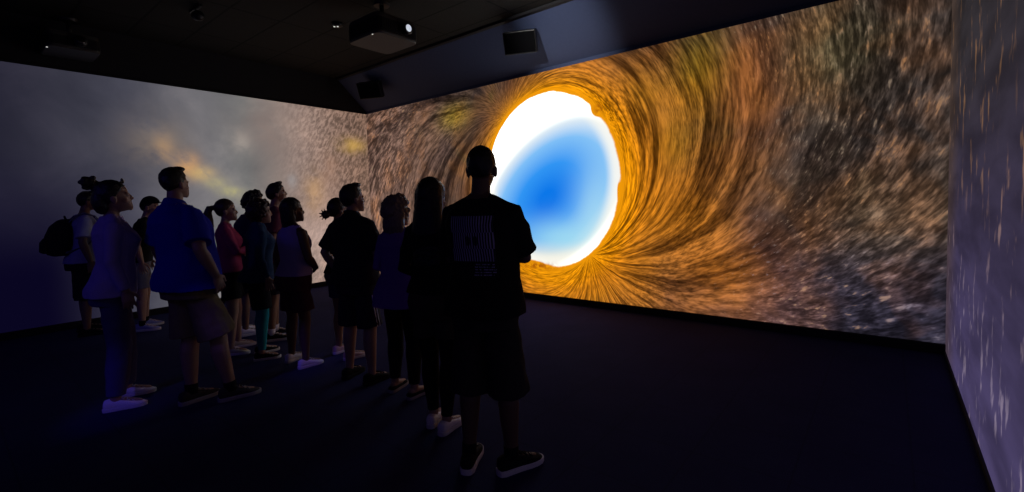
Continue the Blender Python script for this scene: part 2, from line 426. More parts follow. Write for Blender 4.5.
projector((3.56, -2.14, 3.47), 'large dark projector with a glowing lens hung from the ceiling near the front wall')
projector((0.34, -4.50, 3.52), 'far dark projector hung above the left wall screen', lit=False, w=.55, d=.5, h=.2, lens_y=.05)


def speaker(loc, rz, tilt, label):
    t = empty('loudspeaker', label, 'speaker', loc, R(rz), 'loudspeakers on the soffit')
    rot = Matrix.Rotation(R(tilt), 3, 'X')
    def fn(p): return rot @ p
    # front faces -y, tapering behind
    def ring(y, a, b): return [(x, y, z) for x, z in ((-a, -b), (a, -b), (a, b), (-a, b))]
    G().loft([ring(.13, .15, .10), ring(.02, .225, .145), ring(-.10, .225, .145)]).map(fn).obj('cabinet', M['plastic'], t, bevel=.012, shade=False)
    G().loft([ring(-.10, .212, .132), ring(-.112, .205, .125)]).map(fn).obj('grille', M['grille'], t, bevel=.004, shade=False)
    G().tube([(0, .1, 0), (0, .16, .1), (0, .2, .17)], [.022, .022, .022], 12).obj('bracket', M['plastic'], t)
    return t


speaker((4.49, -.58, 3.66), 24, 24, 'black wedge loudspeaker on the soffit above the glowing sky circle')
speaker((1.02, -.56, 3.62), 24, 24, 'dim black loudspeaker on the soffit near the corner of the screens')

t = empty('smoke_detector', 'small round ceiling detector with two white lights left of the large projector', 'detector', (2.62, -2.17, ZC))
G().loft([sup(0, 0, 0, .07, .07, 28, 2), sup(0, 0, -.03, .068, .068, 28, 2), sup(0, 0, -.045, .045, .045, 28, 2)]).obj('housing', M['plastic'], t)
for dx in (-.022, .022): G().ell((dx * .78, dx * .62 - .02, -.045), (.013, .013, .009)).obj('indicator_light', led_mat, t)
t = empty('track_spotlight', 'unlit black track spotlight on the ceiling high above the crowd', 'spotlight', (1.86, -3.58, ZC))
G().box((-.16, -.02, -.03), (.16, .02, 0)).obj('track_plate', M['plastic'], t, shade=False)
G().tube([(0, 0, -.02), (0, 0, -.08)], [.012, .012], 10).obj('stem', M['plastic'], t)
G().tube([(-.07, 0, -.03 - .06), (.0, 0, -.10), (.09, .0, -.12), (.12, 0, -.126)], [.03, .055, .06, .052], 20, rnd=False).obj('lamp_head', M['plastic'], t)

# ------------------------------------------------------------------ people
def skin_mats(c):
    k = N('skin'); k.obj(); n = k.noise(k.co, 30, 3)
    b = k.mix(n, tuple(v * .92 for v in c) + (1,), tuple(min(1, v * 1.06) for v in c) + (1,))
    sk = k.principled(b, 0.5, n, 0.08, 0.003, 0.35)
    lip = simple('lips', (c[0] * .85, c[1] * .5, c[2] * .5, 1), 0.4)
    eye = simple('eye_white', (.6, .6, .58, 1), 0.2, var=.03); iris = simple('iris', (.03, .02, .015, 1), 0.2)
    return [sk, lip, eye, iris]


MC = {}
def cloth(name, c, scale=90, rough=0.9, bump=0.35):
    key = (name, c)
    if key not in MC: MC[key] = simple(name, rgb(*c), rough, scale, 0.18, bump, 0.15)
    return MC[key]


def hair_mat(c):
    key = ('hair', c)
    if key not in MC:
        k = N('hair'); x, y, z = k.obj(); n = k.noise(k.vec(x * 120, y * 120, z * 16), 1.0, 3, 0.6, 0.5)
        lo, hi = rgb(*[v * .6 for v in c]), rgb(*c)
        MC[key] = k.principled(k.mix(n, lo, hi), 0.45, n, 0.6, 0.006, 0.4)
    return MC[key]


def torso(sex, z):
    T = {'m': [(.78, -.005, .10, .075, .08), (.83, -.005, .155, .10, .115), (.92, -.005, .172, .108, .135), (1.0, 0, .165, .105, .118), (1.08, .005, .150, .10, .098), (1.18, .005, .160, .104, .105), (1.28, .005, .178, .118, .118),
               (1.35, 0, .184, .110, .120), (1.40, -.008, .162, .090, .105), (1.44, -.015, .122, .066, .078), (1.475, -.018, .078, .054, .056), (1.51, -.015, .054, .048, .050)],
         'f': [(.78, -.005, .10, .075, .08), (.83, -.005, .160, .10, .12), (.91, -.008, .180, .110, .140), (1.0, 0, .165, .105, .110), (1.09, .005, .128, .09, .088), (1.18, .005, .138, .094, .095), (1.27, .005, .155, .135, .105),
               (1.34, 0, .160, .105, .108), (1.39, -.008, .142, .085, .095), (1.435, -.015, .106, .060, .068), (1.475, -.018, .064, .048, .050), (1.51, -.015, .046, .043, .045)]}[sex]
    zz = [r[0] for r in T]
    return [float(np.interp(z, zz, [r[i] for r in T])) for i in range(1, 5)]


ARMS = {  # elbow, wrist, hand direction, palm normal, thumb side; x outward for the right arm
    'down': ((.262, -.03, 1.135), (.268, .055, .905), (-.02, .18, -1), (-1, 0, 0), (0, 1, .15)),
    'back': ((.262, -.07, 1.14), (.262, -.05, .90), (-.02, .1, -1), (-1, 0, 0), (0, 1, .1)),
    'pocket': ((.285, -.075, 1.15), (.235, .035, .955), (-.25, .35, -.9), (-1, -.2, .2), (.1, .9, .4)),
    'crossed': ((.205, .085, 1.150), (.02, .215, 1.175), (-1, -.12, .12), (0, -1, .1), (.1, 0, 1)),
    'crossed_low': ((.234, .065, 1.145), (.03, .180, 1.125), (-1, -.02, .05), (0, -1, .1), (.1, 0, 1)),
    'clasp': ((.262, -.01, 1.135), (.075, .205, 1.00), (-.85, .35, -.25), (-.3, -.9, .1), (.1, .3, 1)),
    'raise': ((.258, .04, 1.15), (.13, .245, 1.25), (-.55, .5, .6), (-.5, -.5, .1), (-.3, -.3, .9)),
}


def hand(g, w, d, n, t, k=1.0):
    d = Vector(d).normalized(); n = Vector(n); n = (n - d * n.dot(d)).normalized(); t = Vector(t); t = (t - d * t.dot(d) - n * t.dot(n)).normalized()
    w = Vector(w)
    def ring(a, hw, ht):
        return [w + d * a * k + t * (hw * k * math.cos(2 * math.pi * j / 18)) + n * (ht * k * math.sin(2 * math.pi * j / 18)) for j in range(18)]
    g.loft([ring(-.02, .024, .019), ring(.01, .029, .018), ring(.045, .040, .0165), ring(.075, .0435, .0150), ring(.092, .041, .011), ring(.098, .030, .006)])
    for off, L, fan in ((.0325, .070, .12), (.0110, .080, .03), (-.0110, .075, -.05), (-.0320, .058, -.16)):
        p = w + (d * .085 + t * off) * k; a = 0.16; pts = [p]; dd = (d + t * fan).normalized()
        for f, da in ((.46, .0), (.30, .38), (.24, .32)):
            a += da; p = p + (dd * math.cos(a) + n * math.sin(a)) * L * f * k; pts.append(p)
        g.tube(pts, [.0098 * k, .0092 * k, .0085 * k, .0074 * k], 10)
    p0 = w + (d * .022 + t * .026) * k; d1 = (d * .62 + t * .72 + n * .22).normalized(); d2 = (d * .93 + t * .25 + n * .25).normalized()
    g.tube([p0, p0 + d1 * .042 * k, p0 + (d1 * .042 + d2 * .030) * k, p0 + (d1 * .042 + d2 * .055) * k], [.0150 * k, .0125 * k, .0105 * k, .0085 * k], 10)


def head_geo(g, sex):
    f = 1.0 if sex == 'm' else .95
    g.ell((0, -.010, .125), (.0760 * f, .0960, .1000))                     # cranium
    g.loft([sup(0, .022, -.012, .026 * f, .055, 24, 2.2, .040), sup(0, .030, .004, .040 * f, .060, 24, 2.2, .060), sup(0, .026, .035, .056 * f, .064, 24, 2.2, .08),
            sup(0, .020, .075, .064 * f, .066, 24, 2.2, .085), sup(0, .012, .120, .069 * f, .070, 24, 2.2, .085), sup(0, .008, .150, .066 * f, .068, 24, 2.2, .08)])   # face and jaw
    g.ell((0, .072, -.004), (.019, .015, .014))                            # chin
    g.tube([(0, .080, .108), (0, .090, .084), (0, .0965, .068)], [.0095, .0110, .0120], 12)   # nose
    for s in (-1, 1):
        g.ell((s * .011, .090, .062), (.0085, .010, .008))
        g.ell((s * .033, .070, .113), (.026, .013, .0085))                 # brow
        g.ell((s * .038 * f, .047, .066), (.026, .026, .028))              # cheek
        g.ell((s * .031, .072, .096), (.0135, .0130, .0110))               # eye
        e = Matrix.Rotation(s * -.35, 3, 'Z')
        g.ell((s * .076 * f, -.010, .082), (.010, .019, .032), e)          # ear
        g.ell((s * .080 * f, -.018, .092), (.008, .014, .022), e)
    g.ell((0, .080, .036), (.022, .0115, .0065)); g.ell((0, .079, .025), (.020, .0115, .0075))   # lips


def hair_geo(style):
    g = G()
    def cap(r, c=(0, -.016, .130), front=.162, back=.045, slope_at=.06):
        # scalp shell whose lower edge runs from the nape up to the forehead
        def clip(p):
            f = min(max((p.y + .09) / (.09 + slope_at), 0), 1)
            f = f ** 1.4
            zl = back + (front - back) * f
            return Vector((p.x, p.y, max(p.z, zl)))
        g.ell(c, r, n=32, k=22, clip=clip)
    if style == 'buzz': cap((.0805, .0985, .1010), (0, -.013, .1285), .165, .045)
    elif style == 'short': cap((.0840, .1020, .1060), (0, -.013, .130), .163, .030); g.ell((0, .035, .215), (.060, .050, .024))
    elif style == 'full': cap((.0875, .1060, .1120), (0, -.016, .131), .160, .015); g.ell((0, .03, .222), (.065, .06, .026)); g.ell((0, -.085, .09), (.06, .03, .07))
    elif style in ('pony', 'bun', 'lowbun'):
        cap((.0830, .1010, .1050), (0, -.014, .130), .165, .030)
        if style == 'pony':
            g.tube([(0, -.095, .150), (0, -.150, .140), (0, -.175, .085), (0, -.170, .01), (0, -.160, -.06), (0, -.165, -.09)], [.020, .034, .042, .038, .026, .008], 14)
        elif style == 'bun':
            g.ell((0, -.108, .236), (.046, .046, .044)); g.ell((.02, -.125, .252), (.028, .028, .026)); g.ell((-.02, -.120, .212), (.03, .032, .025))
            for j in range(8): g.ell((.028 * math.cos(j * .9), -.112 + .034 * math.sin(j * 1.7), .236 + .034 * math.sin(j * .9)), (.018, .020, .017))
            g.tube([(0, -.06, .17), (0, -.09, .225)], [.05, .032]); g.ell((0, -.085, .08), (.070, .050, .085))
        else:
            g.ell((0, -.135, .075), (.044, .042, .042)); g.tube([(0, -.08, .09), (0, -.12, .08)], [.05, .03])
            for j in range(9): g.tube([(0, -.14, .075), (.05 * math.cos(j * .7), -.165 + .02 * math.sin(j), .075 + .055 * math.sin(j * .7))], [.014, .005], 8)
    elif style == 'bob':
        cap((.0860, .1040, .1090), (0, -.015, .130), .168, .01)
        g.loft([sup(0, -.060, -.055, .050, .035, 28, 2.2, .045), sup(0, -.050, -.035, .080, .050, 28, 2.2, .068), sup(0, -.042, .03, .092, .052, 28, 2.2, .075), sup(0, -.035, .10, .090, .058, 28, 2.2, .078), sup(0, -.03, .16, .082, .06, 28, 2.2, .08)])
    elif style == 'long':
        cap((.0870, .1050, .1100), (0, -.016, .130), .170, .01)
        g.loft([sup(0, -.105, -.36, .055, .018, 28, 2.2, .022), sup(0, -.108, -.30, .092, .026, 28, 2.2, .032), sup(0, -.098, -.18, .108, .036, 28, 2.2, .042), sup(0, -.078, -.06, .104, .045, 28, 2.2, .056), sup(0, -.050, .03, .096, .056, 28, 2.2, .072),
                sup(0, -.036, .10, .091, .060, 28, 2.2, .080), sup(0, -.03, .16, .084, .062, 28, 2.2, .082)])
    elif style in ('curly', 'afro', 'wavy'):
        rnd = random.Random(len(style))
        cap((.090, .108, .112), (0, -.018, .128), .165, .0)
        low = -.035 if style == 'wavy' else .01
        n = 210
        for i in range(n):
            zc = 1 - 2 * (i + .5) / n; th = i * 2.39996
            rr_ = math.sqrt(1 - zc * zc); p = Vector((.090 * rr_ * math.cos(th), -.018 + .106 * rr_ * math.sin(th), .125 + .108 * zc))
            if p.y > .03 and p.z < .165: continue
            if p.z < low + .05 and p.y > -.01: continue
            s = rnd.uniform(.016, .026); g.ell(p * 1.0 + Vector((rnd.uniform(-.006, .006),) * 3), (s, s, s), n=8, k=6)
        if style == 'wavy':
            g.loft([sup(0, -.055, -.075, .070, .035, 28, 2.2, .045), sup(0, -.048, -.04, .094, .052, 28, 2.2, .065), sup(0, -.042, .04, .098, .056, 28, 2.2, .075), sup(0, -.035, .11, .094, .060, 28, 2.2, .078), sup(0, -.03, .16, .085, .06, 28, 2.2, .08)])
            for j in range(26):
                th = math.pi + math.pi * (j + .5) / 26 if j < 26 else 0
                x0, y0 = .088 * math.cos(th), -.045 + .062 * math.sin(th)
                g.tube([(x0, y0, .06), (x0 * 1.08 + .006 * math.sin(j * 2), y0 * 1.05, -.01), (x0 * .98, y0, -.06 - .02 * (j % 3))], [.017, .016, .006], 8)
    return g


def cap_geo():
    crown = G().ell((0, -.008, .135), (.089, .108, .108), n=32, k=20, clip=lambda p: Vector((p.x, p.y, max(p.z, .140 if p.y > 0 else .140 + p.y * .45))))
    brim = G().loft([[(x * (1 - .0 * i), y, z + dz) for x, y, z in [(-.080, .045, .150), (-.078, .10, .148), (-.060, .15, .140), (-.03, .172, .136), (0, .178, .135), (.03, .172, .136), (.060, .15, .140), (.078, .10, .148), (.080, .045, .150)]] for i, dz in ((0, -.004), (1, .010))])
    return crown, brim


def shoe(parent, a, yaw_, up_mat, sole_mat, k, style='sneaker', lace_mat=None):
    c, s = math.cos(yaw_), math.sin(yaw_)
    def fn(p): return Vector((a[0] + k * (p.x * c - p.y * s), a[1] + k * (p.x * s + p.y * c), k * p.z))
    def sec(y, w, z0, z1, e=2.6):
        return [(x, y, z0 + (z1 - z0) * (zz + 1) / 2) for x, zz in ((math.copysign(abs(math.cos(q)) ** (2 / e), math.cos(q)) * w, math.copysign(abs(math.sin(q)) ** (2 / e), math.sin(q))) for q in (2 * math.pi * j / 24 for j in range(24)))]
    hi = .092 if style != 'flat' else .06
    g = G().loft([sec(-.082, .022, .03, .070), sec(-.074, .033, .02, hi), sec(-.045, .038, .018, hi + .008), sec(.0, .039, .018, hi), sec(.045, .041, .018, .082 if style != 'flat' else .055), sec(.09, .0455, .016, .066 if style != 'flat' else .048), sec(.13, .046, .014, .054), sec(.162, .040, .014, .046), sec(.184, .026, .016, .038), sec(.192, .012, .02, .032)])
    u = g.map(fn).obj('shoe', up_mat, parent, voxel=.005, smooth=3)
    def out(o, z): return [(x * o, y * (1 + .02 * (o - 1)) , z) for x, y in ((-.012, -.090), (-.030, -.082), (-.041, -.055), (-.041, -.01), (-.043, .05), (-.051, .10), (-.051, .14), (-.040, .175), (-.020, .197), (0, .203), (.020, .197), (.038, .178), (.048, .14), (.048, .10), (.042, .05), (.041, -.01), (.041, -.055), (.030, -.082), (.012, -.090))]
    G().loft([out(.97, 0.0), out(1.0, .006), out(1.0, .024), out(.97, .030)]).map(fn).obj('sole', sole_mat, u, bevel=.003)
    if style != 'flat':
        pts = []
        for j in range(6):
            y = .035 + j * .017; z = .0985 - j * .0075; sx = -1 if j % 2 else 1
            pts += [(sx * -.022, y, z - .006), (0, y + .003, z), (sx * .022, y + .006, z - .006)]
        G().tube(pts, [.004] * len(pts), 6).map(fn).obj('laces', lace_mat or sole_mat, u)
    return u


def person(P):
    H = P['h']; k = H / 1.75; sex = P['sex']; gx = P.get('girth', 1.0); belly = P.get('belly', 0.0)
    L, Rr = Vector(P['feet'][0] + (0,)), Vector(P['feet'][1] + (0,)); base = L.lerp(Rr, P.get('weight', .5))
    rot = R(P['rot'])
    root = empty('person', P['label'], 'person', base, rot, None)
    inv = Matrix.Rotation(-rot, 3, 'Z')
    feet = {-1: inv @ (L - base), 1: inv @ (Rr - base)}
    fy = {-1: R(P.get('fyaw', (8, -8))[0]), 1: R(P.get('fyaw', (8, -8))[1])}
    lean = P.get('lean', 0.0); shx, shy = P.get('top', (0, 0))
    ux, uy = (inv @ Vector((shx, shy, 0))).xy
    def warp(p):    # scale to height, tilt the upper body
        z = p.z; f = min(max((z - .85) / .65, 0), 1.3)
        return Vector((p.x * k + ux * f, p.y * k + (lean * k + uy * 1) * f, z * k))
    hy, hp = R(P.get('hyaw', 0)), R(P.get('hpitch', 0))
    hm = Matrix.Rotation(hy, 3, 'Z') @ Matrix.Rotation(hp, 3, 'X')
    hs = P.get('hscale', 1.0) / max(k, .01) * (0.985 if sex == 'm' else .97)
    hz = 1.75 - .228 * hs
    def hw(p):
        q = hm @ (Vector((p.x, p.y, p.z - .04)) * hs)
        return warp(Vector((q.x, q.y + .012, q.z + hz + .04 * hs)))
    sw = .180 if sex == 'm' else .155
    sw *= P.get('shoulder', 1.0)
    armr = P.get('armr', 1.0) * (1.0 if sex == 'm' else .86)
    arms = {}
    for sd, key in ((-1, P['arms'][0]), (1, P['arms'][1])):
        e, w, d, n, t_ = ARMS[key]; ox = (sw - .18) * .9 + (gx - 1) * .10
        def mx(v, f=1): return Vector(((v[0] + (ox if v[0] > .2 else 0)) * sd, v[1], v[2]))
        arms[sd] = (Vector((sd * sw, -.012, 1.388)), mx(e), mx(w), Vector((d[0] * sd, d[1], d[2])), Vector((n[0] * sd, n[1], n[2])), Vector((t_[0] * sd, t_[1], t_[2])), key)
    hips = {}
    for sd in (-1, 1):
        f = feet[sd] / k; hip = Vector((sd * .088, -.005, .87)); ank = Vector((f.x, f.y - .0, .085))
        kn = hip.lerp(ank, .50) + Vector((sd * .004, .028, 0)); kn.z = .475
        hips[sd] = (hip, kn, ank)
    # ---- body: one continuous surface
    g = G()
    def body_ring(z, e=.95):
        cy, a, b, bk = torso(sex, z); return sup(0, cy, z, a * e * (1 + (gx - 1) * .9), b * e * (1 + (gx - 1)), 36, 2.4, bk * e * (1 + (gx - 1) * .8))
    g.loft([body_ring(z) for z in (.78, .82, .88, .94, 1.0, 1.06, 1.12, 1.18, 1.24, 1.30, 1.36, 1.40, 1.43, 1.46, 1.485)])
    nk = .051 if sex == 'm' else .043
    g.tube([(0, -.018, 1.44), (0, -.012, 1.50), (0, .0, hz + .05)], [nk * 1.15, nk, nk * .96], 20)
    for sd in (-1, 1):
        s_, e_, w_, d_, n_, t_, key = arms[sd]
        g.tube([s_ + Vector((-sd * .012, 0, .0)), s_, s_.lerp(e_, .3), s_.lerp(e_, .7), e_, e_.lerp(w_, .25), e_.lerp(w_, .65), w_], [r_ * armr for r_ in (.050, .054, .050, .043, .039, .042, .034, .026)], 18)
        g.tube([(sd * .03, -.02, 1.475), (sd * .10, -.02, 1.425), (sd * (sw - .01), -.014, 1.394)], [.036, .036, .038], 14)
        hand(g, w_, d_, n_, t_, 1.0 if sex == 'm' else .93)
        hip, kn, ank = hips[sd]; lr = P.get('legr', 1.0)
        g.tube([hip, hip.lerp(kn, .3), hip.lerp(kn, .75), kn, kn.lerp(ank, .25) + Vector((0, -.012, 0)), kn.lerp(ank, .5) + Vector((0, -.008, 0)), kn.lerp(ank, .82), ank], [r_ * lr for r_ in (.080, .078, .062, .055, .057, .050, .037, .034)], 18)
        c, s = math.cos(fy[sd]), math.sin(fy[sd]); toe = ank + Vector((-s * .14, c * .14, -.047))
        g.tube([ank + Vector((s * .03, -c * .03, -.025)), ank + Vector((-s * .05, c * .05, -.028)), toe], [.030, .028, .020], 12)
    g.map(warp)
    h = G(); head_geo(h, sex); h.map(hw); g.add(h.v, h.f)
    ob = g.obj('body', P['skin'], root, voxel=P.get('voxel', .005), smooth=4)
    eyes = [hw(Vector((s * .031, .086, .096))) for s in (-1, 1)]; lips = [hw(Vector((x, .089, .031))) for x in (-.014, -.005, .005, .014)]
    n = len(ob.data.polygons); c = np.empty(n * 3, np.float32)
    ob.data.polygons.foreach_get('center', c); c = c.reshape(-1, 3); mi = np.zeros(n, np.int32)
    for l in lips: mi[((c - np.array(l)) ** 2).sum(1) < .0095 ** 2] = 1
    for e in eyes:
        d2 = ((c - np.array(e)) ** 2).sum(1); mi[d2 < .0074 ** 2] = 2; mi[d2 < .0058 ** 2] = 3
    ob.data.polygons.foreach_set('material_index', mi)
    # ---- hair or cap
    if P['hair'] != 'cap':
        hair_geo(P['hair']).map(hw).obj('hair', hair_mat(P['hairc']), root, voxel=.005, smooth=2, wrinkle=.006, wsize=.03)
    else:
        hair_geo('buzz').map(hw).obj('hair', hair_mat(P['hairc']), root, voxel=.005, smooth=2)
        cr, br = cap_geo(); c_ = cr.map(hw).obj('cap', cloth('cap_cloth', (20, 19, 24)), root, voxel=.005, smooth=3)
        br.map(hw).obj('brim', cloth('cap_cloth', (20, 19, 24)), c_, bevel=.002)
    if P.get('sunglasses'):
        gl = G()
        sg = None
        for s in (-1, 1):
            q = G().ell((s * .034, .075, .205), (.028, .008, .020)).map(hw)
            if sg is None: sg = G().tube([(-.085, -.02, .165), (-.078, .045, .195), (-.06, .075, .203), (0, .086, .208), (.06, .075, .203), (.078, .045, .195), (.085, -.02, .165)], [.0045] * 7, 8).map(hw).obj('sunglasses', M['plastic'], root)
            q.obj('lens', glass_mat, sg)
    # ---- top
    T = P['top_wear']; ease = T.get('ease', .016); z0 = T['hem']; fl = T.get('flare', .02)
    def shirt_ring(z, grow=0.0):
        ease = T.get('ease', .016) * (1 - .65 * min(max((z - 1.33) / .10, 0), 1))
        cy, a, b, bk = torso(sex, max(z, .90)); f = max(0, (1.12 - z) / .25)
        a2 = (a * (1 + (gx - 1)) + ease + fl * f + grow); b2 = b * (1 + (gx - 1) * 1.1) + ease + fl * f * .7 + grow + belly * math.exp(-((z - 1.08) / .13) ** 2); k2 = bk * (1 + (gx - 1)) + ease + fl * f * .8 + grow
        if z > 1.30 and T.get('loose'): k2 += .008
        wst = torso(sex, 1.30)
        if T.get('loose') and z < 1.28: a2 = max(a2, (wst[1] + .012) * (1 + (gx - 1))); b2 = max(b2, wst[2] * .86); k2 = max(k2, wst[3] * .98 + .008)
        return sup(0, cy, z, a2, b2, 40, 2.4, k2)
    g = G(); zz = [z0 + (1.40 - z0) * i / 9 for i in range(10)]
    rings = [shirt_ring(z) for z in zz]
    top = T.get('neck', 1.47)
    for z, gr in ((1.43, .0), (1.455, .002), (top, .004)): rings.append(shirt_ring(z, gr))
    g.loft(rings)
    slv = T.get('sleeve', 'short')
    for sd in (-1, 1):
        s_, e_, w_, *_ = arms[sd]
        ar = armr; inn = s_ + Vector((-sd * .06, 0, .0))
        if slv != 'none': g.tube([(sd * .058, -.02, 1.452), (sd * .10, -.02, 1.428), (sd * (sw - .01), -.014, 1.397)], [.041, .047, .052 * ar], 16)
        else: g.tube([(sd * .062, -.02, 1.445), (sd * .10, -.02, 1.425), (sd * (sw - .045), -.014, 1.40)], [.038, .042, .044], 16)
        if slv == 'short': g.tube([inn, s_ + Vector((0, 0, .004)), s_.lerp(e_, .35), s_.lerp(e_, T.get('slen', .72))], [.050 * ar, .060 * ar, .066 * ar + T.get('sflare', 0) * .5, .062 * ar + .004 + T.get('sflare', 0)], 22, rnd=False)
        elif slv == 'long': g.tube([inn, s_, s_.lerp(e_, .5), e_, e_.lerp(w_, .5), w_.lerp(e_, .06)], [.058 * ar, .066 * ar, .061 * ar, .056 * ar, .050 * ar, .039 * ar], 22, rnd=False)
    sh = g.map(warp).obj(T.get('name', 't_shirt'), T['mat'], root, voxel=.0065, smooth=9, wrinkle=T.get('wrinkle', .012), wsize=.10)
    if T.get('collar'):
        cg = G(); n_ = 28
        def cr(z, r, dy=0): return [(r * 1.05 * math.cos(2 * math.pi * j / n_), -.014 + dy + r * math.sin(2 * math.pi * j / n_), z + (.014 * -math.sin(2 * math.pi * j / n_))) for j in range(n_)]
        cg.loft([cr(1.450, nk + .044), cr(1.480, nk + .026), cr(1.506, nk + .014), cr(1.512, nk + .006), cr(1.500, nk + .001), cr(1.450, nk - .002)])
        cg.map(warp).obj('collar', T['mat'], sh)
    if T.get('trim'):
        for nm, fn in T['trim']: fn(sh, warp, shirt_ring)
    # ---- bottoms
    B = P['bottom_wear']; g = G(); be = B.get('ease', .012)
    def hip_ring(z, gr):
        cy, a, b, bk = torso(sex, max(z, .84)); return sup(0, cy, z, a * (1 + (gx - 1) * .9) + gr, b * (1 + (gx - 1)) + gr, 36, 2.5, bk * (1 + (gx - 1) * .8) + gr)
    g.loft([hip_ring(z, be * f) for z, f in ((.795, .8), (.83, 1), (.90, 1), (.97, .9), (1.03, .6))])
    zl = B['hem']; lr = P.get('legr', 1.0)
    for sd in (-1, 1):
        hip, kn, ank = hips[sd]
        def at(z):
            return hip.lerp(kn, (hip.z - z) / (hip.z - kn.z)) if z >= kn.z else kn.lerp(ank, (kn.z - z) / (kn.z - ank.z))
        rs = B.get('rad', .09)
        hv = hip + Vector((sd * .004, 0, -.01))
        if zl > .33:
            zs_ = [hv.z - .0, .74, (zl + .74) / 2, zl]; rr_ = [.088 * lr, .092 * lr, (.092 * lr + rs) / 2, rs]
        else:
            zs_ = [hv.z, .70, .475, .36, (.36 + zl) / 2, zl]; rr_ = [.085 * lr, .078 * lr + be * .6, .063 * lr + be * .6, .065 * lr + be * .6, .050 * lr + be, .040 * lr + be]
        g.tube([hv] + [at(z) for z in zs_[1:]], rr_, 22, rnd=False, flat=(1.06, 1.0))
    if B.get('skirt'):
        g.loft([hip_ring(.93, be), hip_ring(.80, be + .01), sup(0, -.005, B['skirt'], .19, .13, 36, 2.4, .14)])
    bt = g.map(lambda p: Vector((p.x * k + ux * min(max((p.z - .85) / .65, 0), 1), p.y * k + (lean * k + uy) * min(max((p.z - .85) / .65, 0), 1), p.z * k))).obj(B.get('name', 'shorts'), B['mat'], root, voxel=.0065, smooth=4, wrinkle=B.get('wrinkle', .012), wsize=.09)
    if P.get('under'):
        nm, mt, zl2 = P['under']
        for sd in (-1, 1):
            hip, kn, ank = hips[sd]
            g = G().tube([hip.lerp(kn, .3), kn, kn.lerp(ank, .25) + Vector((0, -.012, 0)), kn.lerp(ank, .5) + Vector((0, -.008, 0)), kn.lerp(ank, .8), kn.lerp(ank, .93)], [.084 * lr, .0600 * lr, .0625 * lr, .0555 * lr, .0425 * lr, .040 * lr], 20, rnd=False)
            g.map(warp).obj(nm, mt, root, voxel=.006, smooth=2)
    if B.get('stripes'):
        hip, kn, ank = hips[1]
        for dy in (-.014, .014):
            q = []
            for z in (.78, .70, .62, B['hem'] + .01):
                c0 = hip.lerp(kn, (hip.z - z) / (hip.z - kn.z)); q.append((c0.x + .095 + (.0 if z > .6 else .006), c0.y + dy, z))
            G().tube(q, [.006] * 4, 8).map(warp).obj('side_stripe', B['stripes'], bt)
    # ---- shoes and socks
    SH = P['shoes']
    for sd in (-1, 1):
        f = feet[sd]
        shoe(root, (f.x, f.y), fy[sd], SH['mat'], SH['sole'], SH.get('k', k * (1.0 if sex == 'm' else .93)), SH.get('style', 'sneaker'), SH.get('lace'))
        if P.get('sock'):
            _, kn, ank = hips[sd]
            a = kn.lerp(ank, P.get('sock_h', .86)); G().tube([a, ank.lerp(a, .4), ank + Vector((0, 0, -.015))], [.041 * lr, .039 * lr, .040 * lr], 18, rnd=False).map(warp).obj('sock', P['sock'], root)
    return root, warp, hw


SK = {'light': skin_mats((.36, .21, .15)), 'tan': skin_mats((.29, .165, .11)), 'brown': skin_mats((.12, .065, .045)), 'mid': skin_mats((.22, .125, .085))}
wsole = cloth('white_rubber', (205, 202, 206), 200); white = cloth('white_leather', (232, 228, 234), 150, .6); blk = cloth('black_mesh', (22, 21, 25), 200); dsole = cloth('dark_rubber', (26, 25, 28), 200)
greysole = cloth('grey_rubber', (150, 146, 148), 200)


# printed rectangle of shifted stripes on the back of the nearest man's shirt
def stripe_print(sh, warp, ring):
    k_ = N('stripe_print'); x, y, z = k_.obj()
    u = (x + .120) * (1 / .245); v = (z - 1.105) * (1 / .33)
    mid = k_.ss(v, .47, .475) * k_.ss(v, .735, .73)
    st = k_.ss(k_.math('SINE', u * 107.0 + mid * 3.14159), -.1, .3)
    let = N.math(k_, 'MAXIMUM', k_.gauss(u, v, .42, .60, .06, .10), k_.gauss(u, v, .60, .60, .06, .10))
    st = st * (1.0 - mid * k_.ss(let, .45, .5) * .85)
    stripes = st * k_.ss(v, .265, .27) * k_.ss(v, .995, .99)
    txt = k_.ss(k_.math('SINE', v * 150.0), .1, .3) * k_.ss(k_.noise(k_.vec(u * 30, v * 12), 1, 1), .46, .5) * k_.ss(u, .52, .53) * k_.ss(v, .25, .24) * k_.ss(v, .02, .03)
    a = (stripes + txt).clamp()
    mt = k_.principled(k_.mix(a, rgb(20, 19, 23), rgb(150, 142, 178)), 0.8, spec=.2)
    me = sh.data; from mathutils.bvhtree import BVHTree
    bv = BVHTree.FromPolygons([v_.co for v_ in me.vertices], [p.vertices for p in me.polygons])
    nx, nz = 24, 34; g = G(); vs = []
    for layer in (.0035, .001):
        for j in range(nz + 1):
            for i in range(nx + 1):
                px, pz = -.120 + .245 * i / nx, 1.105 + .33 * j / nz
                h_ = bv.ray_cast(Vector((px, -1, pz)), Vector((0, 1, 0)))[0]
                vs.append((px, (h_.y if h_ else -.12) - layer, pz))
    o_ = (nx + 1) * (nz + 1); fs = []
    for j in range(nz):
        for i in range(nx):
            a_ = j * (nx + 1) + i; fs.append((a_, a_ + 1, a_ + nx + 2, a_ + nx + 1)); fs.append((o_ + a_ + nx + 1, o_ + a_ + nx + 2, o_ + a_ + 1, o_ + a_))
    g.add(vs, fs).obj('back_print', mt, sh)


def placket(sh, warp, ring):
    G().tube([(0, .105, 1.455), (0, .125, 1.40), (0, .14, 1.34)], [.012, .013, .012], 10, flat=(.4, 1)).map(warp).obj('placket', sh.data.materials[0], sh)


def tank_straps(sh, warp, ring): pass


